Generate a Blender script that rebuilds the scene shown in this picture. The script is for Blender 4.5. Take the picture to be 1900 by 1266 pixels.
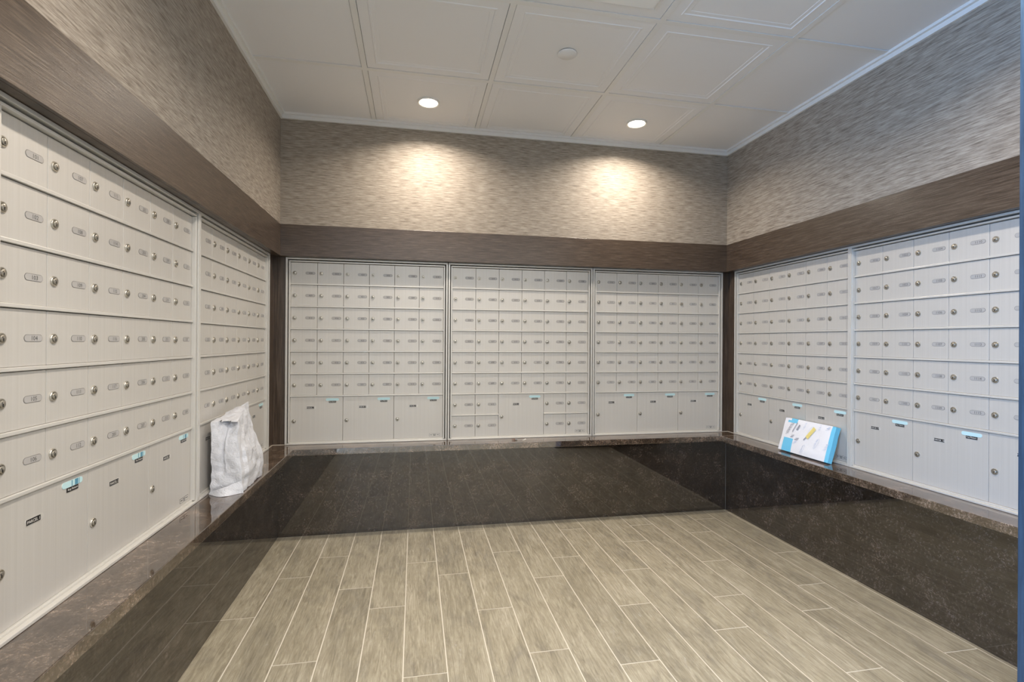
import bpy, bmesh, math, random
from mathutils import Vector, Matrix, noise
random.seed(7)
for o in list(bpy.data.objects): bpy.data.objects.remove(o)
SC = bpy.context.scene
COL = SC.collection
# ------------------------------------------------------------------ camera
F, YAW, PITCH, ROLL = 934.07, 0.1914, 0.0015, 0.0064
CAM = Vector((0.7622, -3.0912, 1.1339))
W, H = 2.8493, 2.4365            # room width between the side walls, ceiling height
fw = Vector((math.sin(YAW)*math.cos(PITCH), math.cos(YAW)*math.cos(PITCH), math.sin(PITCH)))
r0 = Vector((math.cos(YAW), -math.sin(YAW), 0)); u0 = r0.cross(fw)
rr = r0*math.cos(ROLL)+u0*math.sin(ROLL); uu = -r0*math.sin(ROLL)+u0*math.cos(ROLL)
cd = bpy.data.cameras.new('camera'); cam = bpy.data.objects.new('camera', cd); COL.objects.link(cam)
cd.sensor_fit = 'HORIZONTAL'; cd.sensor_width = 36; cd.lens = F/1900*36; cd.clip_start = 0.02
m = Matrix((rr, uu, -fw)).transposed().to_4x4(); m.translation = CAM
cam.matrix_world = m
SC.camera = cam
# ------------------------------------------------------------------ view, world, lights
SC.view_settings.view_transform = 'Standard'; SC.view_settings.look = 'None'
SC.view_settings.gamma = 1; SC.view_settings.use_curve_mapping = False
SC.view_settings.exposure = 0.70
SC.cycles.max_bounces = 10; SC.cycles.diffuse_bounces = 6
SC.cycles.use_denoising = True
wd = bpy.data.worlds.new('world'); SC.world = wd; wd.use_nodes = True
bg = wd.node_tree.nodes['Background']; bg.inputs[0].default_value = (0.42, 0.62, 1.0, 1); bg.inputs[1].default_value = 1.3
WARM = (1.0, 0.89, 0.76)
def area_light(name, loc, rot, sx, sy, power, col, spread=180):
    l = bpy.data.lights.new(name, 'AREA'); l.shape = 'RECTANGLE'; l.size = sx; l.size_y = sy
    l.energy = power; l.color = col; l.spread = math.radians(spread)
    o = bpy.data.objects.new(name, l); o.location = loc; o.rotation_euler = rot; COL.objects.link(o); return o
# daylight through the lobby's glazing, left of and behind the camera
area_light('window_daylight', (-2.75, -3.9, 1.35), (0, math.radians(-90), 0), 2.3, 2.6, 230, (0.32, 0.57, 1.0))
# broad ambient fill added behind the camera, no known fitting there
area_light('ambient_fill', (1.3, -4.3, 2.40), (0, 0, 0), 3.0, 1.2, 48, (1.0, 0.96, 0.90))
SPOT = 6.6
# ------------------------------------------------------------------ helpers
def tag(o, label=None, cat=None, group=None, kind=None):
    if label: o['label'] = label
    if cat: o['category'] = cat
    if group: o['group'] = group
    if kind: o['kind'] = kind
    return o
def empty(name, loc=(0,0,0), rz=0.0):
    o = bpy.data.objects.new(name, None); o.empty_display_size = 0.05
    o.location = loc; o.rotation_euler = (0,0,rz); COL.objects.link(o); return o
def box(bm, x0, x1, y0, y1, z0, z1, mi=0, bev=0.0):
    vs = [bm.verts.new((x, y, z)) for x in (x0, x1) for y in (y0, y1) for z in (z0, z1)]
    fs = [bm.faces.new([vs[i] for i in q]) for q in ((0,1,3,2),(4,6,7,5),(0,4,5,1),(2,3,7,6),(0,2,6,4),(1,5,7,3))]
    for f in fs: f.material_index = mi
    if bev > 0:
        es = list({e for f in fs for e in f.edges})
        bmesh.ops.bevel(bm, geom=es, offset=bev, segments=2, profile=0.5, affect='EDGES', material=-1)
    return fs
def poly(bm, pts, mi=0):
    f = bm.faces.new([bm.verts.new(p) for p in pts]); f.material_index = mi; return f
def prism(bm, pts2, y0, y1, mi=0):
    """closed outline in local x,z extruded from y0 (front) to y1 (back)"""
    a = [bm.verts.new((x, y0, z)) for x, z in pts2]; b = [bm.verts.new((x, y1, z)) for x, z in pts2]
    fs = [bm.faces.new(a), bm.faces.new(b[::-1])]
    n = len(a)
    for i in range(n): fs.append(bm.faces.new((a[i], b[i], b[(i+1)%n], a[(i+1)%n])))
    for f in fs: f.material_index = mi
    return fs
def pill(cx, cz, w, h, n=8):
    r = h/2; out = []
    for s, a0 in ((1, -90), (-1, 90)):
        for i in range(n+1):
            a = math.radians(a0+180*i/n); out.append((cx+s*(w/2-r)+r*math.cos(a), cz+r*math.sin(a)))
    return out
def mesh(bm, name, mats, recalc=True, smooth=None):
    if recalc: bmesh.ops.recalc_face_normals(bm, faces=bm.faces)
    me = bpy.data.meshes.new(name); bm.to_mesh(me); bm.free()
    for m_ in (mats if isinstance(mats, (list, tuple)) else [mats]): me.materials.append(m_)
    if smooth is not None:
        me.polygons.foreach_set('use_smooth', [True]*len(me.polygons))
        me.set_sharp_from_angle(angle=math.radians(smooth))
    return me
def obj(name, me, parent=None, loc=(0,0,0)):
    o = bpy.data.objects.new(name, me); o.location = loc; COL.objects.link(o)
    if parent: o.parent = parent
    return o
def lathe_y(bm, prof, n=24, cx=0, cz=0, mi=0):
    """profile of (radius, y); front is -y"""
    rings = []
    for r, y in prof:
        if r < 1e-6: rings.append([bm.verts.new((cx, y, cz))])
        else: rings.append([bm.verts.new((cx+r*math.cos(2*math.pi*i/n), y, cz+r*math.sin(2*math.pi*i/n))) for i in range(n)])
    for a, b in zip(rings, rings[1:]):
        for i in range(n):
            j = (i+1) % n
            if len(a) == 1: f = bm.faces.new((a[0], b[i], b[j]))
            elif len(b) == 1: f = bm.faces.new((a[i], b[0], a[j]))
            else: f = bm.faces.new((a[i], b[i], b[j], a[j]))
            f.material_index = mi
def lathe_z(bm, prof, n=48, cx=0, cy=0, mi=0):
    rings = []
    for r, z in prof:
        if r < 1e-6: rings.append([bm.verts.new((cx, cy, z))])
        else: rings.append([bm.verts.new((cx+r*math.cos(2*math.pi*i/n), cy+r*math.sin(2*math.pi*i/n), z)) for i in range(n)])
    for a, b in zip(rings, rings[1:]):
        for i in range(n):
            j = (i+1) % n
            if len(a) == 1: f = bm.faces.new((a[0], b[i], b[j]))
            elif len(b) == 1: f = bm.faces.new((a[i], b[0], a[j]))
            else: f = bm.faces.new((a[i], b[i], b[j], a[j]))
            f.material_index = mi
# flat glyph outlines from Blender's built-in font
_g = {}
def glyph_polys(text, size):
    key = (text, size)
    if key not in _g:
        cu = bpy.data.curves.new('t', 'FONT'); cu.body = text; cu.size = size; cu.align_x = 'CENTER'; cu.resolution_u = 2
        o = bpy.data.objects.new('t', cu); COL.objects.link(o)
        dg = bpy.context.evaluated_depsgraph_get(); dg.update()
        me = o.evaluated_get(dg).to_mesh()
        vs = [(v.co.x, v.co.y) for v in me.vertices]; fs = [tuple(p.vertices) for p in me.polygons]
        zs = [v[1] for v in vs] or [0]; mid = (min(zs)+max(zs))/2
        _g[key] = ([(x, z-mid) for x, z in vs], fs)
        o.evaluated_get(dg).to_mesh_clear()
        bpy.data.objects.remove(o); bpy.data.curves.remove(cu)
    return _g[key]
def text_faces(bm, text, size, cx, cz, y, mi):
    vs, fs = glyph_polys(text, size)
    bv = [bm.verts.new((cx+x, y, cz+z)) for x, z in vs]
    for f in fs:
        try: bm.faces.new([bv[i] for i in f]).material_index = mi
        except ValueError: pass
# ------------------------------------------------------------------ materials
def mat(name, col, rough=0.5, metal=0.0, ior=1.5, spec=0.5, emit=None, estr=0):
    m_ = bpy.data.materials.new(name); m_.use_nodes = True
    b = m_.node_tree.nodes['Principled BSDF']
    b.inputs['Base Color'].default_value = (*col, 1); b.inputs['Roughness'].default_value = rough
    b.inputs['Metallic'].default_value = metal; b.inputs['IOR'].default_value = ior
    b.inputs['Specular IOR Level'].default_value = spec
    if emit: b.inputs['Emission Color'].default_value = (*emit, 1); b.inputs['Emission Strength'].default_value = estr
    return m_
def NT(m_): return m_.node_tree.nodes, m_.node_tree.links, m_.node_tree.nodes['Principled BSDF']
def coords(m_, scale, kind='Object', rot=(0,0,0)):
    n, l, b = NT(m_)
    tc = n.new('ShaderNodeTexCoord'); mp = n.new('ShaderNodeMapping')
    mp.inputs['Scale'].default_value = scale; mp.inputs['Rotation'].default_value = rot
    l.new(tc.outputs[kind], mp.inputs[0]); return mp.outputs[0]
def noise_tex(m_, vec, scale, detail=4, rough=0.6, dist=0):
    n, l, b = NT(m_); t = n.new('ShaderNodeTexNoise')
    t.inputs['Scale'].default_value = scale; t.inputs['Detail'].default_value = detail
    t.inputs['Roughness'].default_value = rough; t.inputs['Distortion'].default_value = dist
    l.new(vec, t.inputs['Vector']); return t.outputs['Fac']
def ramp(m_, fac, stops):
    n, l, b = NT(m_); r = n.new('ShaderNodeValToRGB')
    el = r.color_ramp.elements
    while len(el) < len(stops): el.new(0.5)
    for e, (p, c) in zip(el, stops): e.position = p; e.color = (*c, 1)
    l.new(fac, r.inputs[0]); return r.outputs[0]
def mix(m_, fac, a, b_, mode='MIX'):
    n, l, b = NT(m_); x = n.new('ShaderNodeMix'); x.data_type = 'RGBA'; x.blend_type = mode
    if isinstance(fac, float): x.inputs[0].default_value = fac
    else: l.new(fac, x.inputs[0])
    for s, v in ((6, a), (7, b_)):
        if isinstance(v, tuple): x.inputs[s].default_value = (*v, 1)
        else: l.new(v, x.inputs[s])
    return x.outputs[2]
def bump(m_, h, strength, dist=0.001):
    n, l, b = NT(m_); x = n.new('ShaderNodeBump'); x.inputs['Strength'].default_value = strength
    x.inputs['Distance'].default_value = dist; l.new(h, x.inputs['Height']); l.new(x.outputs[0], b.inputs['Normal'])
def base(m_, c): n, l, b = NT(m_); l.new(c, b.inputs['Base Color'])

# wallpaper: horizontal fine grasscloth threads
M_paper = mat('wallpaper_grasscloth', (0.4, 0.35, 0.3), 0.6, spec=0.35)
v = coords(M_paper, (15, 15, 210)); f1 = noise_tex(M_paper, v, 1.0, 4, 0.65, 0.1)
v2 = coords(M_paper, (4, 4, 30)); f2 = noise_tex(M_paper, v2, 1.0, 3, 0.6)
c1 = ramp(M_paper, f1, [(0.30, (0.165, 0.135, 0.108)), (0.47, (0.30, 0.258, 0.213)), (0.64, (0.44, 0.39, 0.33))])
c2 = ramp(M_paper, f2, [(0.3, (0.93, 0.92, 0.91)), (0.7, (1.0, 1.0, 1.0))])
base(M_paper, mix(M_paper, 1.0, c1, c2, 'MULTIPLY')); bump(M_paper, f1, 0.5, 0.0012)
# dark oak veneer, grain along the wall
def oak(name, scale):
    M = mat(name, (0.1, 0.07, 0.05), 0.30, spec=0.6)
    v = coords(M, scale); f1 = noise_tex(M, v, 1.0, 6, 0.72, 0.3)
    c1 = ramp(M, f1, [(0.28, (0.024, 0.015, 0.009)), (0.5, (0.066, 0.045, 0.031)), (0.70, (0.140, 0.104, 0.076))])
    base(M, c1); bump(M, f1, 0.5, 0.0012); return M
M_oak = oak('dark_oak_horizontal_grain', (9, 9, 230)); M_oakv = oak('dark_oak_vertical_grain', (150, 150, 5))
M_jamb = mat('slate_blue_post', (0.03, 0.06, 0.12), 0.4)  # bluish slate colour with streaks running up the post
base(M_jamb, ramp(M_jamb, noise_tex(M_jamb, coords(M_jamb, (120, 120, 6)), 1.0, 6, 0.72, 0.3), [(0.3, (0.016, 0.034, 0.062)), (0.7, (0.036, 0.072, 0.125))]))
# granite
def granite(name, big, dark, midc, light, rough, ior=2.0):
    M = mat(name, dark, rough, ior=ior, spec=0.6)
    v = coords(M, (1, 1, 1)); f1 = noise_tex(M, v, big, 6, 0.8, 0.0); f2 = noise_tex(M, v, 260, 3, 0.7)
    f3 = noise_tex(M, v, 11, 5, 0.65, 0.5)
    a = ramp(M, f1, [(0.34, dark), (0.50, midc), (0.66, light)])
    b_ = ramp(M, f2, [(0.38, (0.5, 0.48, 0.46)), (0.58, (1.05, 1.04, 1.03)), (0.72, (1.9, 1.85, 1.85))])
    c_ = ramp(M, f3, [(0.36, (0.55, 0.53, 0.52)), (0.52, (1.0, 1.0, 1.0)), (0.66, (1.9, 1.95, 2.1))])
    base(M, mix(M, 1.0, mix(M, 1.0, a, b_, 'MULTIPLY'), c_, 'MULTIPLY')); return M
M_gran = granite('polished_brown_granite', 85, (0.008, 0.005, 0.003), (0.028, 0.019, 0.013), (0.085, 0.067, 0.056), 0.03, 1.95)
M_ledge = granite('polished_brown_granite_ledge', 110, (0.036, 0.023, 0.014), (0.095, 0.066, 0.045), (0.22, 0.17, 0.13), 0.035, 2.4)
M_seam = mat('pale_stone_seam', (0.52, 0.46, 0.38), 0.5)
# mailbox metals
M_door = mat('satin_anodised_door', (0.56, 0.525, 0.475), 0.42, metal=0.25)
v = coords(M_door, (160, 160, 1.2)); f1 = noise_tex(M_door, v, 1.0, 3, 0.6)
base(M_door, ramp(M_door, f1, [(0.3, (0.545, 0.522, 0.485)), (0.7, (0.585, 0.562, 0.525))]))
M_frame = mat('pale_aluminium_frame', (0.63, 0.61, 0.57), 0.34, metal=0.3)
M_body = mat('cabinet_inner_grey', (0.09, 0.085, 0.08), 0.6)
M_lock = mat('nickel_lock', (0.50, 0.47, 0.41), 0.34, metal=0.85)
M_dark = mat('black_slot', (0.012, 0.012, 0.012), 0.5)
M_plate = mat('grey_number_plate', (0.40, 0.385, 0.37), 0.16, spec=0.6)
M_rim = mat('plate_rim_dark', (0.16, 0.15, 0.14), 0.4)
M_ink = mat('engraved_ink', (0.05, 0.05, 0.05), 0.5)
M_tag = mat('black_label_tape', (0.015, 0.014, 0.014), 0.35)
M_white = mat('white_print', (0.78, 0.76, 0.72), 0.5)
M_slot = mat('pale_blue_slot_film', (0.50, 0.71, 0.74), 0.2)
M_slotd = mat('blue_slot_bars', (0.10, 0.27, 0.38), 0.25)
# ceiling
M_ceil = mat('ceiling_panel_white', (0.78, 0.78, 0.79), 0.6)
M_ceilt = mat('ceiling_tile_matt', (0.78, 0.78, 0.79), 0.85)
v = coords(M_ceilt, (1,1,1)); bump(M_ceilt, noise_tex(M_ceilt, v, 260, 3), 0.35, 0.001)
M_grid = mat('ceiling_grid_metal', (0.76, 0.755, 0.74), 0.5)
M_trimw = mat('downlight_trim_white', (0.8, 0.78, 0.74), 0.4)
M_lens = mat('lit_downlight_lens', (1, 1, 1), 0.4, emit=(1.0, 0.90, 0.74), estr=14)
M_plain = mat('lobby_wall_paint', (0.5, 0.46, 0.40), 0.8)
# floor planks
M_plank = mat('wood_look_tile', (0.34, 0.30, 0.24), 0.42, spec=0.45)
n_, l_, b_ = NT(M_plank)
at = n_.new('ShaderNodeAttribute'); at.attribute_name = 'tone'; at.attribute_type = 'GEOMETRY'
tc = n_.new('ShaderNodeTexCoord'); va = n_.new('ShaderNodeVectorMath'); va.operation = 'MULTIPLY_ADD'
l_.new(at.outputs['Vector'], va.inputs[0]); va.inputs[1].default_value = (17.0, 31.0, 9.0); l_.new(tc.outputs['Object'], va.inputs[2])
mp = n_.new('ShaderNodeMapping'); mp.inputs['Scale'].default_value = (75, 6, 1); l_.new(va.outputs[0], mp.inputs[0])
mp2 = n_.new('ShaderNodeMapping'); mp2.inputs['Scale'].default_value = (9, 3.2, 1); l_.new(va.outputs[0], mp2.inputs[0])
g1 = noise_tex(M_plank, mp.outputs[0], 1.0, 7, 0.75, 1.5); g2 = noise_tex(M_plank, mp2.outputs[0], 1.0, 6, 0.7, 0.8)
ca = ramp(M_plank, g1, [(0.28, (0.18, 0.155, 0.110)), (0.5, (0.315, 0.280, 0.208)), (0.74, (0.48, 0.44, 0.345))])
cb = ramp(M_plank, g2, [(0.30, (0.74, 0.74, 0.76)), (0.50, (1.0, 0.99, 0.96)), (0.70, (1.22, 1.22, 1.24))])
tn = n_.new('ShaderNodeMapRange'); l_.new(at.outputs['Fac'], tn.inputs[0]); tn.inputs[3].default_value = 0.90; tn.inputs[4].default_value = 1.10
cc = mix(M_plank, 1.0, ca, cb, 'MULTIPLY')
mp3 = n_.new('ShaderNodeMapping'); mp3.inputs['Scale'].default_value = (34, 9, 1); l_.new(va.outputs[0], mp3.inputs[0])
g3 = noise_tex(M_plank, mp3.outputs[0], 1.0, 10, 0.82, 0.6)
wr = ramp(M_plank, g3, [(0.60, (0, 0, 0)), (0.70, (0.65, 0.65, 0.65))])
cc = mix(M_plank, wr, cc, (0.55, 0.53, 0.50))
cbn = n_.new('ShaderNodeVectorMath'); cbn.operation = 'SCALE'; l_.new(cc, cbn.inputs[0]); l_.new(tn.outputs[0], cbn.inputs['Scale'])
l_.new(cbn.outputs[0], b_.inputs['Base Color']); bump(M_plank, g1, 0.25, 0.0006)
M_grout = mat('pale_grout', (0.68, 0.63, 0.53), 0.8)

# ------------------------------------------------------------------ floor: individual wood-look planks over grout
PX, PW, PL, G = 0.1312, 0.150, 0.888, 0.0021
joints = {-2:-0.2,-1:-0.87,0:-0.535,1:-0.324,2:-0.693,3:-0.887,4:-0.47,5:-0.628,6:-0.091,7:-0.415,8:-0.738,9:-0.537,10:-0.165,
          11:-0.738,12:-0.405,13:-0.169,14:-0.718,15:-0.342,16:-0.142,17:-0.689,18:-0.15,19:-0.5}
bm = bmesh.new(); tl = bm.faces.layers.float_vector.new('tone')
box(bm, -3.2, 4.2, -6.0, 0.6, -0.06, -0.0008, 1)
YB = 0.0
for i in range(-21, 27):
    x0, x1 = PX+i*PW+G, PX+(i+1)*PW-G
    inroom = -1 <= i <= 18
    ytop = 0.0 if inroom else -2.0
    j = joints.get(i, -random.random()*PL)
    x0c, x1c = x0, x1
    if i == -1: x0c = 0.0
    if i == 18: x1c = W
    segs = []; yy = j
    while yy+PL < PL: yy += PL
    while yy > -6.0-PL: segs.append((yy-PL, yy)); yy -= PL
    segs.insert(0, (segs[0][1], segs[0][1]+PL))
    for a, b in segs:
        a2, b2 = max(a, -6.0)+G, min(b, 0.0)-G
        xa, xb = x0c, x1c
        if b2-a2 < 0.01: continue
        t = (random.random(), random.random(), random.random())
        f = poly(bm, [(xa, a2, 0), (xb, a2, 0), (xb, b2, 0), (xa, b2, 0)], 0)
        f[tl] = t
me = mesh(bm, 'floor', [M_plank, M_grout]); floor = obj('floor', me); tag(floor, kind='structure')

# ------------------------------------------------------------------ walls
LZ, LT = 0.5227, 0.4877          # ledge top and underside
SOF, BAND = 1.620, 1.8022        # underside of the bulkhead, top of the oak band
D = 0.50
YE, YR = -2.30, -2.095                       # front end of the mail alcove's left wall
def wall(name, lo, hi, axis):
    bm = bmesh.new()
    x0, x1, y0, y1 = lo[0], hi[0], lo[1], hi[1]
    box(bm, x0, x1, y0, y1, BAND, H+0.12)          # wallpapered bulkhead
    if axis == 'L': box(bm, x0, -0.02, y0, y1, 0, LT); box(bm, x0, -0.0625, y0, y1, LT, LZ); box(bm, x0-0.05, x0, y0, y1, 0, H+0.12); box(bm, x0, -0.006, y0, y1, SOF+0.012, BAND)
    if axis == 'R': box(bm, W+0.02, x1, y0, y1, 0, LT); box(bm, W+0.0625, x1, y0, y1, LT, LZ); box(bm, x1, x1+0.05, y0, y1, 0, H+0.12); box(bm, W+0.006, x1, y0, y1, SOF+0.012, BAND)
    if axis == 'B': box(bm, x0, x1, 0.02, y1, 0, LT); box(bm, x0, x1, 0.0625, y1, LT, LZ); box(bm, x0, x1, y1, y1+0.05, 0, H+0.12); box(bm, x0, x1, 0.006, y1, SOF+0.012, BAND)
    o = obj(name, mesh(bm, name, M_paper)); tag(o, kind='structure'); return o
wl = wall('wall_left', (-D, YE), (0.0, 0.0), 'L')
wr = wall('wall_right', (W, YR), (W+D, 0.0), 'R')
wb = wall('wall_back', (-D, 0.0), (W+D, D), 'B')
# oak bands with their soffits
def band(name, x0, x1, y0, y1):
    bm = bmesh.new(); box(bm, x0, x1, y0, y1, SOF, BAND, bev=0.0015)
    return tag(obj(name, mesh(bm, name, M_oak)), kind='structure')
band('trim_1', -0.006, 0.004, YE, -0.004)
band('trim_2', -0.006, W+0.006, -0.004, 0.006)
band('trim_3', W-0.004, W+0.006, YR, -0.004)
def soffit(name, x0, x1, y0, y1):
    bm = bmesh.new(); box(bm, x0, x1, y0, y1, SOF, SOF+0.012)
    return tag(obj(name, mesh(bm, name, M_oak)), kind='structure')
soffit('trim_4', -0.45, -0.006, YE, 0.0)
soffit('trim_5', -0.45, W+0.45, 0.006, 0.45)
soffit('trim_6', W+0.006, W+0.45, YR, 0.0)
# oak stiles closing the two corners
ST = 0.045
def stile(name, x0, x1, y0, y1):
    bm = bmesh.new(); box(bm, x0, x1, y0, y1, LZ, SOF)
    return tag(obj(name, mesh(bm, name, M_oakv)), kind='structure')
stile('trim_7', -ST-0.02, -ST, -0.062, ST)
stile('trim_8', -ST, 0.0215, ST, ST+0.02)
stile('trim_9', W-0.0035, W+ST, ST, ST+0.02)
stile('trim_13', W+0.050, W+0.070, YR, -1.876)
stile('trim_14', -0.070, -0.050, YE, -1.9535)
stile('trim_10', W+ST, W+ST+0.02, -0.033, ST)
# granite cladding below the ledge (parts of their walls)
def clad(par, x0, x1, y0, y1):
    bm = bmesh.new(); box(bm, x0, x1, y0, y1, 0.0, LT, bev=0.0008)
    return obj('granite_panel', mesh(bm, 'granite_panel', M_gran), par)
clad(wl, -0.02, 0.0, YE, -0.0015); clad(wr, W, W+0.02, YR, -0.0015); clad(wb, -0.02, W+0.02, 0.0, 0.02)
bm = bmesh.new(); box(bm, W-0.0012, W, -0.0012, 0.0, 0, LT)
obj('sealant_joint', mesh(bm, 'sealant_joint', mat('grey_sealant', (0.22, 0.22, 0.23), 0.4)), wb)
# oak-clad posts at both ends of the alcove's opening
bm = bmesh.new(); box(bm, -D, 0.0, YE-0.14, YE-0.001, 0, H, bev=0.002)
tag(obj('trim_11', mesh(bm, 'trim_11', M_jamb)), kind='structure')
bm = bmesh.new(); box(bm, 2.2430, W+D+0.05, -2.28, -2.0975, 0, H, bev=0.002)
tag(obj('trim_12', mesh(bm, 'trim_12', M_jamb)), kind='structure')
# lobby shell behind the camera
bm = bmesh.new(); box(bm, -3.0, 4.0, -5.75, -5.6, 0, 2.56); tag(obj('wall_front', mesh(bm, 'wf', M_plain)), kind='structure')
bm = bmesh.new(); box(bm, 3.40, 3.5, -5.6, -2.285, 0, 2.56); tag(obj('wall_lobby_right', mesh(bm, 'wlr', M_plain)), kind='structure')
bm = bmesh.new(); box(bm, -3.0, -D-0.05, -2.44, -2.30, 0, 2.56); tag(obj('wall_lobby_left', mesh(bm, 'wll', M_plain)), kind='structure')

# ------------------------------------------------------------------ ceiling: grid with lay-in panels
XA, Y1, T = 0.5197, 0.5906, 0.6096
xs = [0.0, XA, XA+T, XA+2*T, XA+3*T, W]
ys = [0.0, -Y1, -Y1-T, -Y1-2*T, -Y1-3*T, -Y1-4*T, -Y1-5*T, -Y1-6*T, -Y1-7*T, -Y1-8*T]
bm = bmesh.new()
box(bm, -3.2, 4.2, -6.0, 0.5, H+0.10, H+0.16)
gw = 0.0125
for x in xs[1:-1]: box(bm, x-gw, x+gw, ys[-1], 0, H, H+0.03)
for y in ys[1:]:
    xx = xs if y > -2.0 else xs
    for a, b in zip(xx, xx[1:]): box(bm, a+(gw if a > 0 else 0), b-(gw if b < W else 0), y-gw, y+gw, H, H+0.03)
ceiling = tag(obj('ceiling', mesh(bm, 'ceiling', M_grid)), kind='structure')
bm = bmesh.new(); box(bm, -3.2, 0.0, ys[-1], YE-0.14, H, H+0.1); box(bm, W, 4.2, ys[-1], -2.28, H, H+0.1)
obj('lobby_ceiling', mesh(bm, 'lobby_ceiling', M_ceilt), ceiling)
# wall angle: stepped moulding round the three walls
def angle_part(x0, x1, y0, y1):
    bm = bmesh.new(); box(bm, x0, x1, y0, y1, H-0.030, H+0.02); return bm
for (a, b) in (((0, 0.012, YE, 0), (0.012, 0.026, YE, -0.026)), ((0.012, W-0.012, -0.012, 0), (0.026, W-0.026, -0.026, -0.012)),
               ((W-0.012, W, YR, 0), (W-0.026, W-0.012, YR, -0.026))):
    bm = bmesh.new(); box(bm, *a, H-0.028, H+0.02); box(bm, *b, H-0.008, H+0.02)
    obj('wall_angle', mesh(bm, 'wall_angle', M_grid), ceiling)
def panel(x0, x1, y0, y1, style, hole=None):
    bm = bmesh.new()
    xa, xb, ya, yb = x0+0.002, x1-0.002, y0+0.002, y1-0.002
    if style == 'flat': prof = [(0, 0.004)]
    else: prof = [(0, 0.0025), (0.040, 0.0025), (0.0425, 0.0005), (0.048, 0.0005), (0.051, 0.0035), (0.066, 0.0035), (0.069, 0.005)]
    rings = []
    for ins, dz in prof:
        rings.append([bm.verts.new(p) for p in ((xa+ins, ya+ins, H+dz), (xb-ins, ya+ins, H+dz), (xb-ins, yb-ins, H+dz), (xa+ins, yb-ins, H+dz))])
    for a, b in zip(rings, rings[1:]):
        for i in range(4): bm.faces.new((a[i], a[(i+1)%4], b[(i+1)%4], b[i]))
    last = rings[-1]
    if hole:
        cx, cy, r = hole; n = 40
        ring = [bm.verts.new((cx+r*math.cos(2*math.pi*(i+0.5)/n-math.pi*0.75), cy+r*math.sin(2*math.pi*(i+0.5)/n-math.pi*0.75), H+prof[-1][1])) for i in range(n)]
        q = n//4
        for k in range(4):
            # side k runs from corner k to corner k+1; the fan covers a quarter of the hole
            seg = [ring[(k*q+i) % n] for i in range(q)] + [ring[((k+1)*q) % n]]
            bm.faces.new([last[k], last[(k+1) % 4]] + seg[::-1])
    else: bm.faces.new(last)
    # upturned back so the panel has thickness
    top = [bm.verts.new((v_.co.x, v_.co.y, H+0.028)) for v_ in rings[0]]
    for i in range(4): bm.faces.new((rings[0][i], rings[0][(i+1)%4], top[(i+1)%4], top[i]))
    return obj('ceiling_panel', mesh(bm, 'ceiling_panel', M_ceilt if style == 'flat' else M_ceil), ceiling)
LAMPS = [(0.829, -0.305), (2.052, -0.290)]
for j in range(len(ys)-1):
    for i in range(5):
        hole = None
        if j == 0 and i == 1: hole = (*LAMPS[0], 0.054)
        if j == 0 and i == 3: hole = (*LAMPS[1], 0.054)
        st = 'flat' if i in (0, 4) else 'emb'
        panel(xs[i]+gw*(i > 0), xs[i+1]-gw*(i < 4), ys[j+1]+gw, ys[j]-gw*(j > 0), st, hole)
# recessed downlights
LAMPS2 = [(0.82, -2.15), (2.05, -2.15)]
def downlight(x, y, label, power=SPOT):
    t = empty('recessed_downlight', (x, y, H)); tag(t, label, 'ceiling light', 'round recessed ceiling lights')
    z = 0.005 if (x, y) in LAMPS else 0.0
    bm = bmesh.new(); lathe_z(bm, [(0.060, z), (0.060, -0.002), (0.057, -0.004), (0.050, -0.002), (0.047, 0.004), (0.050, 0.03)])
    obj('trim_ring', mesh(bm, 'trim_ring', M_trimw, smooth=40), t)
    bm = bmesh.new(); lathe_z(bm, [(0.0, 0.0022), (0.030, 0.0026), (0.0475, 0.005)])
    obj('lens', mesh(bm, 'lens', M_lens, smooth=60), t)
    bm = bmesh.new(); lathe_z(bm, [(0.050, 0.012), (0.050, 0.07), (0.0, 0.07)])
    obj('housing', mesh(bm, 'housing', M_trimw, smooth=40), t)
    l = bpy.data.lights.new('downlight_beam', 'AREA'); l.shape = 'DISK'; l.size = 0.094; l.energy = power; l.color = WARM; l.spread = math.radians(150)
    o = bpy.data.objects.new('downlight_beam', l); o.location = (0, 0, -0.012); o.parent = t; COL.objects.link(o)
    return t
downlight(*LAMPS[0], 'lit round recessed downlight in the ceiling above the left back wall cabinet')
for p_ in LAMPS2: downlight(*p_, 'lit round recessed downlight over the front of the mail alcove, outside the photo', 13)
downlight(*LAMPS[1], 'lit round recessed downlight in the ceiling above the right back wall cabinet')
# concealed sprinkler cover and square plaque diffuser
sp = empty('sprinkler_cover', (1.4326, -0.9035, H)); tag(sp, 'flush round white sprinkler cover disc in the middle ceiling panel', 'sprinkler')
bm = bmesh.new(); lathe_z(bm, [(0.0, -0.004), (0.040, -0.004), (0.043, -0.001), (0.043, 0.002), (0.0, 0.002)])
obj('cover_plate', mesh(bm, 'cover_plate', M_ceil, smooth=50), sp)
bm = bmesh.new(); lathe_z(bm, [(0.040, 0.002), (0.040, 0.009)]); obj('collar', mesh(bm, 'collar', M_dark), sp)
df = empty('ceiling_diffuser', (1.4346, -1.505, H)); tag(df, 'square white air diffuser plate with rounded corners, cut by the top of the photo', 'ceiling vent')
def rrect(hw, r, n=6):
    out = []
    for cx, cy, a0 in ((hw-r, hw-r, 0), (-hw+r, hw-r, 90), (-hw+r, -hw+r, 180), (hw-r, -hw+r, 270)):
        for i in range(n+1):
            a = math.radians(a0+90*i/n); out.append((cx+r*math.cos(a), cy+r*math.sin(a)))
    return out
bm = bmesh.new()
rs = []
for hw, z in ((0.200, -0.008), (0.226, -0.010), (0.2275, -0.007), (0.2275, 0.0035)):
    rs.append([bm.verts.new((x, y, z)) for x, y in rrect(hw, 0.03)])
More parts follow.
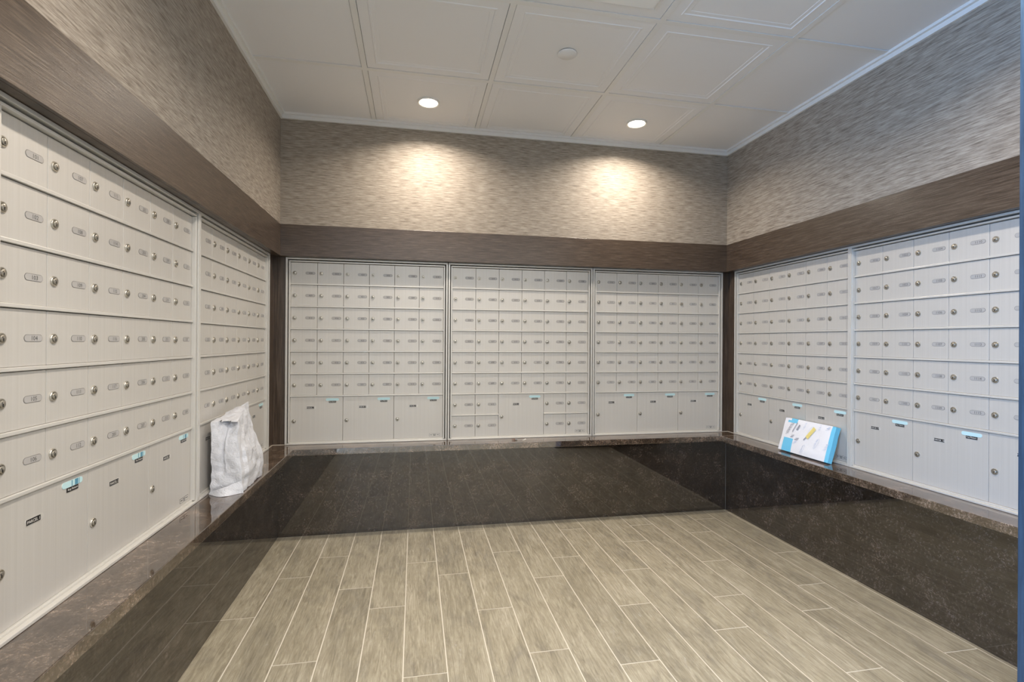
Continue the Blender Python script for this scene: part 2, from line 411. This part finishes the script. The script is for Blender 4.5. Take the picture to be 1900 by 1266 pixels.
for a, b in zip(rs, rs[1:]):
    for i in range(len(a)): bm.faces.new((a[i], a[(i+1) % len(a)], b[(i+1) % len(a)], b[i]))
bm.faces.new(rs[0]); bm.faces.new(rs[-1][::-1])
obj('face_plate', mesh(bm, 'face_plate', M_trimw, smooth=30), df)
bm = bmesh.new(); box(bm, -0.15, 0.15, -0.15, 0.15, -0.006, 0.009); obj('neck', mesh(bm, 'neck', M_grid), df)

# ------------------------------------------------------------------ granite ledges
OV = 0.1017
def ledge(x0, x1, y0, y1, label):
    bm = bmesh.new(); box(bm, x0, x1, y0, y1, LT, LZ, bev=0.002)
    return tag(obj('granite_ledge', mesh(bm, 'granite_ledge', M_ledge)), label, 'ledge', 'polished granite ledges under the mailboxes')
gl = ledge(-0.062, OV, YE, -OV-0.0006, 'speckled brown granite ledge along the left wall, white bag standing on it')
gb = ledge(-0.062, W+0.062, -OV, 0.062, 'speckled brown granite ledge along the back wall under the three middle cabinets')
gr = ledge(W-OV, W+0.062, YR, -OV-0.0006, 'speckled brown granite ledge along the right wall, blue and white package on it')
bm = bmesh.new(); box(bm, W-OV, W+0.033, -OV-0.0012, -OV+0.0006, LZ, LZ+0.0003); obj('seam', mesh(bm, 'seam', M_seam), gr)
def bead(par, x0, x1, y0, y1):
    bm = bmesh.new(); box(bm, x0, x1, y0, y1, LZ, LZ+0.003, bev=0.0008); obj('sealant_bead', mesh(bm, 'sealant_bead', M_seam), par)
bead(gb, -ST, -ST+0.003, -0.062, ST-0.003); bead(gb, -ST, 0.0215, ST-0.003, ST); bead(gb, W-0.0035, W+ST, ST-0.003, ST); bead(gb, W+ST-0.003, W+ST, -0.033, ST-0.003)

# ------------------------------------------------------------------ mailbox cabinets
P, ZT, DY = 0.1321, 1.5942, 0.020
ROWB = [ZT-(k+1)*P for k in range(8)]
ZB = 0.5345
RH = 0.0085   # rail height
def lock_mesh():
    bm = bmesh.new()
    lathe_y(bm, [(0.0118, 0.0), (0.0118, -0.0022), (0.0108, -0.0034), (0.0088, -0.0034), (0.0082, -0.0014), (0.0072, -0.0014), (0.0071, -0.0052), (0.0066, -0.0056), (0.0, -0.0056)], 24)
    box(bm, -0.0013, 0.0013, -0.0060, -0.0052, -0.0056, 0.0006, 1)
    box(bm, -0.0028, -0.0012, -0.0059, -0.0052, 0.0012, 0.0036, 1)
    return mesh(bm, 'door_lock', [M_lock, M_dark], smooth=40)
ME_lock = lock_mesh()
_dm = {}
def door_mesh(w, h):
    k = (round(w, 4), round(h, 4))
    if k not in _dm:
        bm = bmesh.new(); box(bm, 0, w, 0, 0.012, 0, h, bev=0.0009); _dm[k] = mesh(bm, 'mailbox_door', M_door)
    return _dm[k]
def plate_mesh(num):
    bm = bmesh.new()
    prism(bm, pill(0, 0, 0.0540, 0.0158), -0.0006, 0.0, 1)
    prism(bm, pill(0, 0, 0.0520, 0.0140), -0.0009, -0.0005, 0)
    text_faces(bm, num, 0.0135, 0.002, 0, -0.00105, 2)
    return mesh(bm, 'number_plate', [M_plate, M_rim, M_ink], recalc=False)
def tag_mesh(txt, w, h, size, back):
    bm = bmesh.new()
    if back: prism(bm, pill(0.004, 0, 0.056, 0.0155), -0.0004, 0.0, 2)
    box(bm, -w/2, w/2, -0.0014, 0, -h/2, h/2, 0)
    text_faces(bm, txt, size, 0, 0, -0.0016, 1)
    return mesh(bm, 'label_tag', [M_tag, M_white, M_frame], recalc=False)
ME_key = tag_mesh('Key Return', 0.041, 0.0105, 0.0078, False)
def slot_mesh():
    bm = bmesh.new()
    prism(bm, pill(0, 0, 0.0765, 0.0165), -0.0005, 0.0, 2)
    prism(bm, pill(0, 0, 0.0745, 0.0148), -0.0012, -0.0004, 0)
    return mesh(bm, 'key_return_slot', [M_slot, M_slotd, M_frame], recalc=False)
def slot_mesh_bars():
    bm = bmesh.new()
    prism(bm, pill(0, 0, 0.0765, 0.0165), -0.0005, 0.0, 2)
    prism(bm, pill(0, 0, 0.0745, 0.0148), -0.0012, -0.0004, 0)
    box(bm, -0.004, -0.001, -0.0014, -0.001, -0.007, 0.007, 1); box(bm, 0.008, 0.020, -0.0014, -0.001, -0.007, 0.007, 1)
    box(bm, 0.023, 0.025, -0.0014, -0.001, -0.007, 0.007, 1)
    return mesh(bm, 'key_return_slot', [M_slot, M_slotd, M_frame], recalc=False)
ME_slot, ME_slotb = slot_mesh(), slot_mesh_bars()
def maker_mesh():
    bm = bmesh.new()
    box(bm, -0.032, 0.032, -0.0006, 0, -0.008, 0.008, 0); box(bm, -0.031, 0.031, -0.0008, -0.0004, -0.007, 0.007, 1)
    for a, b in ((-0.027, -0.014), (0.014, 0.027)): box(bm, a, b, -0.001, -0.0006, -0.001, 0.002, 0)
    box(bm, -0.010, 0.010, -0.001, -0.0006, 0.001, 0.004, 0); box(bm, -0.007, 0.007, -0.001, -0.0006, -0.005, -0.002, 0)
    return mesh(bm, 'maker_plate', [M_ink, M_frame], recalc=False)
ME_maker = maker_mesh()
def number(idx):
    return str(101+idx) if idx < 17 else '%d%02d' % (2+(idx-17)//24, 1+(idx-17) % 24)
box_count = 0; parcel_count = 0
def cabinet(loc, rz, c, label, bars=False, middle=False, ends=(0.024, 0.024), maker=True):
    global box_count, parcel_count
    t = empty('mailbox_cabinet', loc, rz); tag(t, label, 'mailbox unit', 'wall mailbox cabinets')
    z0 = loc[2]
    w6 = 6*c; L, R = -ends[0], w6+ends[1]
    def Z(z): return z-z0
    # frame: outer flange, groove, inner flange
    bm = bmesh.new()
    top = SOF-0.001; bot = LZ+0.0005
    for a, b in ((L, L+0.010), (R-0.010, R)): box(bm, a, b, 0, 0.33, Z(bot), Z(top), bev=0.0012)
    box(bm, L+0.010, R-0.010, 0, 0.33, Z(top-0.010), Z(top), bev=0.0012)
    box(bm, -0.008, 0, 0.006, 0.034, Z(ZB), Z(ZT), bev=0.001); box(bm, w6, w6+0.008, 0.006, 0.034, Z(ZB), Z(ZT), bev=0.001)
    box(bm, -0.008, w6+0.008, 0.006, 0.034, Z(ZT+0.001), Z(ZT+0.008), bev=0.001)
    box(bm, L+0.010, R-0.010, 0.0, 0.034, Z(bot), Z(ZB-0.003), bev=0.0015)
    box(bm, -0.002, w6+0.002, 0.013, 0.034, Z(ZB-0.003), Z(ZB+0.003), bev=0.0008)
    # rails between rows
    def rail(x0, x1, zb): box(bm, x0, x1, DY-0.006, 0.034, Z(zb), Z(zb+RH), bev=0.0012)
    for k in range(6): rail(0, w6, ROWB[k])
    if middle: rail(0, 2*c, ROWB[6]); rail(4*c, w6, ROWB[6])
    obj('frame', mesh(bm, 'frame', M_frame), t)
    bm = bmesh.new(); box(bm, L+0.011, R-0.011, 0.0345, 0.33, Z(bot)+0.001, Z(top-0.011)); obj('body', mesh(bm, 'body', M_body), t)
    def door(col, zt, zb):
        global box_count
        d = obj('mailbox_door', door_mesh(c-0.0016, zt-zb), t, (col*c+0.0008, DY, Z(zb)))
        mid = zt+0.0015-P*0.475
        obj('door_lock', ME_lock, d, (0.0205, 0, mid-zb-0.001))
        obj('number_plate', plate_mesh(number(box_count)), d, (0.1075/0.1483*c, 0, mid-zb))
        box_count += 1
    for col in range(6):
        for row in range(6): door(col, ZT-row*P-0.0016, ROWB[row]+RH+0.0006)
        if middle and col in (0, 1, 4, 5):
            door(col, ROWB[5]-0.0016, ROWB[6]+RH+0.0006); door(col, ROWB[6]-0.0016, ZB+0.0035)
    for pc in ((2,) if middle else (0, 2, 4)):
        parcel_count += 1
        zt, zb = ROWB[5]-0.0016, ZB+0.0035
        d = obj('parcel_door', door_mesh(2*c-0.0016, zt-zb), t, (pc*c+0.0008, DY, Z(zb)))
        h = zt-zb
        obj('door_lock', ME_lock, d, (0.0205, 0, h-0.142))
        tg = obj('parcel_tag', tag_mesh('PARCEL %d' % parcel_count, 0.041, 0.0115, 0.0092, True), d, (0.113, 0, h-0.063))
        obj('key_return_slot', ME_slotb if bars else ME_slot, d, (2*c-0.060, 0, h-0.0165))
        obj('key_return_tag', ME_key, d, (2*c-0.060, 0, h-0.0300))
        if maker and not middle and pc == 4: obj('maker_plate', ME_maker, d, (2*c-0.052, 0, 0.018))
    if middle:
        obj('maker_plate', ME_maker, t, (w6-0.052, DY, Z(ZB+0.021)))
    return t
FR = 0.034
cabinet((-FR, -1.023-6*0.1503, LZ), math.pi/2, 0.1503, 'beige metal mailbox bank nearest the camera on the left wall, boxes 101 to 118', bars=True, ends=(0.024, 0.0215))
cabinet((-FR, -0.979, LZ), math.pi/2, 0.1483, 'beige metal mailbox bank on the left wall behind the white bag', ends=(0.0215, 0.024))
cabinet((0.0482, FR, LZ), 0, 0.1483, 'leftmost of the three mailbox banks on the back wall')
cabinet((0.9905, FR, LZ), 0, 0.1479, 'centre mailbox bank on the back wall with a single parcel door', middle=True)
cabinet((1.9302, FR, LZ), 0, 0.1483, 'rightmost of the three mailbox banks on the back wall')
cabinet((W+FR, -0.060, LZ), -math.pi/2, 0.1467, 'mailbox bank on the right wall nearest the corner, behind the blue and white package', ends=(0.024, 0.0128))
cabinet((W+FR, -0.967, LZ), -math.pi/2, 0.1483, 'mailbox bank nearest the dark door post on the right wall', ends=(0.0132, 0.015))

# ------------------------------------------------------------------ white poly mailer bag on the left ledge
M_bag = mat('white_poly_mailer', (0.66, 0.67, 0.71), 0.36, spec=0.5)
v = coords(M_bag, (1,1,1)); bump(M_bag, noise_tex(M_bag, v, 60, 6, 0.65, 1.2), 0.9, 0.006)
M_bagp = mat('faded_grey_print', (0.42, 0.41, 0.41), 0.5)
def grid_patch(bm, A, B, C, Dp, nu, nv):
    """bilinear patch A-B (bottom) to D-C (top)"""
    g = []
    for j in range(nv+1):
        row = []
        for i in range(nu+1):
            s, t_ = i/nu, j/nv
            row.append(bm.verts.new(A.lerp(B, s).lerp(Dp.lerp(C, s), t_)))
        g.append(row)
    for j in range(nv):
        for i in range(nu): bm.faces.new((g[j][i], g[j][i+1], g[j+1][i+1], g[j+1][i]))
BAGT = {}
def crumple(bm, amp, seed):
    bm.normal_update()
    off = {}
    for v_ in bm.verts:
        p = v_.co*11+Vector((seed, seed*2, 0)); q = v_.co*34+Vector((0, seed, 0))
        d = noise.ridged_multi_fractal(p, 1.0, 2.1, 4, 1.0, 2.0)*0.55+noise.noise(q)*0.5
        off[v_] = (d-0.5)*amp
    for v_, d in off.items(): v_.co += v_.normal*d
bag = empty('poly_mailer_bag', (0.02, -0.80, LZ)); tag(bag, 'crumpled white plastic mailing bag standing on the left granite ledge', 'mailing bag')
O = Vector((0.02, -0.80, LZ))
def V(x, y, z): return Vector((x, y, z))-O
bm = bmesh.new()
z0 = LZ+0.004
fbl, fbr = V(-0.026, -0.905, z0), V(0.090, -0.915, z0)
ftl, ftr = V(-0.026, -0.912, 0.806), V(0.062, -0.895, 0.800)
bbr, bbl = V(0.086, -0.645, z0), V(-0.024, -0.640, z0)
btr, btl = V(0.034, -0.655, 0.858), V(-0.020, -0.690, 0.828)
grid_patch(bm, fbl, fbr, ftr, ftl, 20, 34)
grid_patch(bm, fbr, bbr, btr, ftr, 32, 34)
grid_patch(bm, bbr, bbl, btl, btr, 14, 34)
grid_patch(bm, bbl, fbl, ftl, btl, 32, 34)
grid_patch(bm, ftl, ftr, btr, btl, 20, 32)
grid_patch(bm, fbr, fbl, bbl, bbr, 20, 32)
bmesh.ops.remove_doubles(bm, verts=bm.verts, dist=0.0004)
bmesh.ops.recalc_face_normals(bm, faces=bm.faces)
for v_ in bm.verts:       # bulging lower flank, pinched gusset on the front, slack top
    hgt = (v_.co.z)/0.33; ww = v_.co+O
    if ww.x > 0.03: v_.co.x += 0.020*math.sin(max(0, min(1, hgt*1.6))*math.pi)*min(1, (ww.x-0.03)/0.03)*(1 if ww.y > -0.87 else 0.2)
    if ww.y < -0.885:
        s = (ww.x+0.026)/0.10
        v_.co.y += 0.012*math.exp(-((s-0.44)/0.10)**2)*min(1, max(0, hgt-0.18)*3)-0.008*math.exp(-((s-0.52)/0.03)**2)*min(1, max(0, hgt-0.15)*3)
        if 0.72 < hgt < 0.97: v_.co.y += 0.020*math.sin((hgt-0.72)/0.25*math.pi)*min(1, max(0, s*4))
        if hgt > 0.62: v_.co.y += 0.028*math.sin(min(1, (hgt-0.62)/0.2)*math.pi/2)*math.exp(-((s-0.5)/0.35)**2)
crumple(bm, 0.0105, 3.3)
for v_ in bm.verts:
    ww = v_.co+O
    v_.co.z = max(v_.co.z, 0.0008); v_.co.x = max(v_.co.x, -0.033+0.0012-O.x)
from mathutils.bvhtree import BVHTree
bvh = BVHTree.FromBMesh(bm)
bp = bmesh.new()
def bag_stroke(ya, za, yb, zb, w):
    a, b = Vector((ya, za)), Vector((yb, zb)); d = (b-a).normalized(); nr = Vector((-d.y, d.x))*w/2
    pts = []
    for p in (a+nr, b+nr, b-nr, a-nr):
        h_ = bvh.ray_cast(Vector((0.3, p.x-O.y, p.y-O.z)), Vector((-1, 0, 0)))
        if h_[0] is None: return
        pts.append(h_[0]+Vector((0.0012, 0, 0)))
    poly(bp, pts)
for k in range(6):          # a faint printed word and scattered marks on the bag's side
    y_ = -0.795+k*0.013
    bag_stroke(y_, 0.655+k*0.001, y_+0.007, 0.672+k*0.001, 0.0022); bag_stroke(y_+0.007, 0.655+k*0.001, y_+0.001, 0.672+k*0.001, 0.0022)
for k in range(4): bag_stroke(-0.80+k*0.016, 0.735, -0.792+k*0.016, 0.747, 0.0022)
bag_me = mesh(bm, 'bag_body', M_bag, smooth=55); obj('bag_body', bag_me, bag)
obj('printed_marks', mesh(bp, 'printed_marks', M_bagp, recalc=False), bag)
# folded-under bottom flap in front
bm = bmesh.new()
grid_patch(bm, V(-0.030, -0.915, LZ+0.001), V(0.098, -0.918, LZ+0.001), V(0.088, -0.912, LZ+0.050), V(-0.026, -0.910, LZ+0.012), 18, 8)
for v_ in bm.verts:
    s = (v_.co.x+0.05)/0.122
    v_.co.y -= 0.040*math.sin(max(0, min(1, s))*math.pi)**1.2*(1-v_.co.z/0.07)
crumple(bm, 0.006, 9.1)
for v_ in bm.verts: v_.co.z = max(v_.co.z, 0.001); v_.co.x = max(v_.co.x, -0.033+0.0012-O.x)
bmesh.ops.solidify(bm, geom=bm.faces[:], thickness=0.0012)
for v_ in bm.verts: v_.co.z = max(v_.co.z, 0.0005)
obj('bottom_flap', mesh(bm, 'bottom_flap', M_bag, smooth=55), bag)

# ------------------------------------------------------------------ blue and white package leaning on the right ledge
M_pkg = mat('white_package_film', (0.80, 0.80, 0.83), 0.28)
v = coords(M_pkg, (1,1,1)); bump(M_pkg, noise_tex(M_pkg, v, 40, 4, 0.6, 0.5), 0.35, 0.003)
M_blue = mat('sky_blue_print', (0.16, 0.55, 0.80), 0.28)
M_greyp = mat('grey_package_print', (0.30, 0.30, 0.34), 0.4); M_lil = mat('lilac_line_print', (0.50, 0.58, 0.74), 0.4)
M_yel = mat('yellow_package_print', (0.80, 0.66, 0.22), 0.4)
pk = empty('mailing_package', (2.812, -0.722, LZ)); tag(pk, 'white and sky blue printed package leaning on the right wall mailboxes', 'package')
tilt = math.radians(16.5)
pk.rotation_euler = (0, tilt, 0)     # local z leans towards the wall, local x is the thickness
PH, PT, PWD = 0.188, 0.030, 0.352
bm = bmesh.new()
box(bm, 0.0, PT, -PWD/2, PWD/2, 0.0, PH, 0)
bmesh.ops.subdivide_edges(bm, edges=bm.edges[:], cuts=14, use_grid_fill=True)
for v_ in bm.verts:
    x, y, z = v_.co
    ey = 1-abs(y)/(PWD/2); ez = 1-abs(z-PH/2)/(PH/2)
    puff = min(1, ey*5)*min(1, ez*4)
    if x > PT-1e-5 or x < 1e-5:
        v_.co.x = PT/2+(x-PT/2)*(0.80+0.20*puff)
    if y > PWD/2-0.03: v_.co.z += -0.012*(1-z/PH)*0-0.010*max(0, (z/PH-0.6))*((y-PWD/2+0.03)/0.03)
    v_.co += Vector((noise.noise(v_.co*22)*0.0022, noise.noise(v_.co*18+Vector((4,0,0)))*0.0018, 0))
bm.faces.ensure_lookup_table()
for f in bm.faces:
    c_ = f.calc_center_median()
    if c_.y < -PWD/2+0.0165: f.material_index = 1
    if c_.y > PWD/2-0.088 and c_.y < PWD/2-0.035 and (c_.z < 0.072 or c_.z > PH-0.022): f.material_index = 1
for v_ in bm.verts: v_.co.z = max(v_.co.z, 0.0)
# sink the back lower edge so it sits on the ledge
pmin = 0.0
obj('package_body', mesh(bm, 'package_body', [M_pkg, M_blue], smooth=40), pk)
pk.location.z = LZ+0.0003+math.sin(tilt)*PT
# print on the front, following the front face (local x < 0)
bm = bmesh.new()
FX = -0.0032
def pquad(y0, z0, y1, z1, w, mi):
    """stroke between two points on the front; y runs leftwards in the view"""
    a, b = Vector((y0, z0)), Vector((y1, z1)); d = (b-a).normalized(); nrm = Vector((-d.y, d.x))*w/2
    pts = [a+nrm, b+nrm, b-nrm, a-nrm]; poly(bm, [(FX, p.x, p.y) for p in pts], mi)
def oval(cy, cz, a, b, ang, mi, w=0.0012):
    n = 20; pts = []
    for i in range(n):
        t_ = 2*math.pi*i/n; x, y = a*math.cos(t_), b*math.sin(t_)
        pts.append((cy+x*math.cos(ang)-y*math.sin(ang), cz+x*math.sin(ang)+y*math.cos(ang)))
    for i in range(n): pquad(*pts[i], *pts[(i+1) % n], w, mi)
def P_(px, pz): return (PWD/2-px*PWD, pz*PH)     # px from the viewer's left, pz from the bottom
def strokes(x0, z0, x1, z1, n, hgt, mi, w=0.0016):
    for i in range(n):
        s = (i+0.5)/n; x, z = x0+(x1-x0)*s, z0+(z1-z0)*s
        a = P_(x-hgt*0.5*random.uniform(0.6, 1), z+random.uniform(-0.02, 0.02)); b = P_(x+hgt*0.5, z+0.015); pquad(*a, *b, w, mi)
strokes(0.10, 0.50, 0.17, 0.86, 14, 0.035, 0); strokes(0.13, 0.52, 0.21, 0.88, 12, 0.03, 0)
pquad(*P_(0.22, 0.60), *P_(0.28, 0.90), 0.0045, 0); pquad(*P_(0.30, 0.68), *P_(0.34, 0.84), 0.010, 0)
strokes(0.22, 0.42, 0.25, 0.52, 5, 0.06, 0); strokes(0.32, 0.36, 0.36, 0.46, 5, 0.07, 0); strokes(0.30, 0.26, 0.34, 0.36, 4, 0.05, 2)
pquad(*P_(0.48, 0.44), *P_(0.52, 0.54), 0.006, 0)
pquad(*P_(0.53, 0.52), *P_(0.64, 0.84), 0.022, 1)
strokes(0.54, 0.55, 0.63, 0.80, 6, 0.03, 3, 0.001)
oval(*P_(0.50, 0.18), 0.026, 0.008, math.radians(110), 3); strokes(0.48, 0.08, 0.50, 0.28, 6, 0.02, 3)
oval(*P_(0.735, 0.42), 0.030, 0.009, math.radians(112), 2); strokes(0.71, 0.30, 0.74, 0.56, 7, 0.03, 2)
oval(*P_(0.58, 0.72), 0.030, 0.014, math.radians(110), 3, 0.0007)
strokes(0.42, 0.72, 0.46, 0.95, 6, 0.03, 3); strokes(0.72, 0.78, 0.74, 0.96, 5, 0.03, 2)
strokes(0.90, 0.30, 0.94, 0.50, 6, 0.06, 2); strokes(0.86, 0.86, 0.90, 0.96, 6, 0.05, 2)
obj('printed_marks', mesh(bm, 'printed_marks', [M_greyp, M_yel, M_lil, M_lil], recalc=False), pk)

# ------------------------------------------------------------------ scraps on the back ledge
bm = bmesh.new()
prof = [(0.0, 0.0), (0.0018, 0.004), (0.0036, 0.014), (0.0042, 0.022)]
n = 10; rings = []
for i, (r, x) in enumerate([(0.0003, -0.021), (0.0022, -0.014), (0.0036, -0.002), (0.0046, 0.004), (0.0050, 0.012), (0.0030, 0.018), (0.0003, 0.020)]):
    rings.append([bm.verts.new((x, r*math.cos(2*math.pi*k/n), 0.0050*0.95+r*0.9*math.sin(2*math.pi*k/n))) for k in range(n)])
for q, (a, b) in enumerate(zip(rings, rings[1:])):
    for k in range(n):
        f = bm.faces.new((a[k], b[k], b[(k+1) % n], a[(k+1) % n])); f.material_index = 0 if q < 3 else 1
sc_ = obj('pen_cap', mesh(bm, 'pen_cap', [mat('rust_brown_plastic', (0.16, 0.06, 0.03), 0.5), mat('grey_plastic', (0.22, 0.23, 0.22), 0.5)], smooth=50), None, (1.376, -0.025, LZ+0.0002))
tag(sc_, 'tiny brown and grey pen cap lying on the back granite ledge', 'debris')
bm = bmesh.new()
vs = [bm.verts.new(p) for p in ((-0.012, -0.002, 0.001), (0.0, -0.010, 0.002), (0.016, -0.004, 0.006), (0.012, 0.006, 0.010), (-0.004, 0.004, 0.003))]
c0 = bm.verts.new((0.003, -0.001, 0.006))
for i in range(5): bm.faces.new((vs[i], vs[(i+1) % 5], c0))
bmesh.ops.solidify(bm, geom=bm.faces[:], thickness=0.0006)
ps = obj('paper_scrap', mesh(bm, 'paper_scrap', mat('white_scrap_paper', (0.8, 0.79, 0.76), 0.7)), None, (1.433, -0.036, LZ))
tag(ps, 'small torn white paper scrap lying beside the pen cap on the back ledge', 'debris')
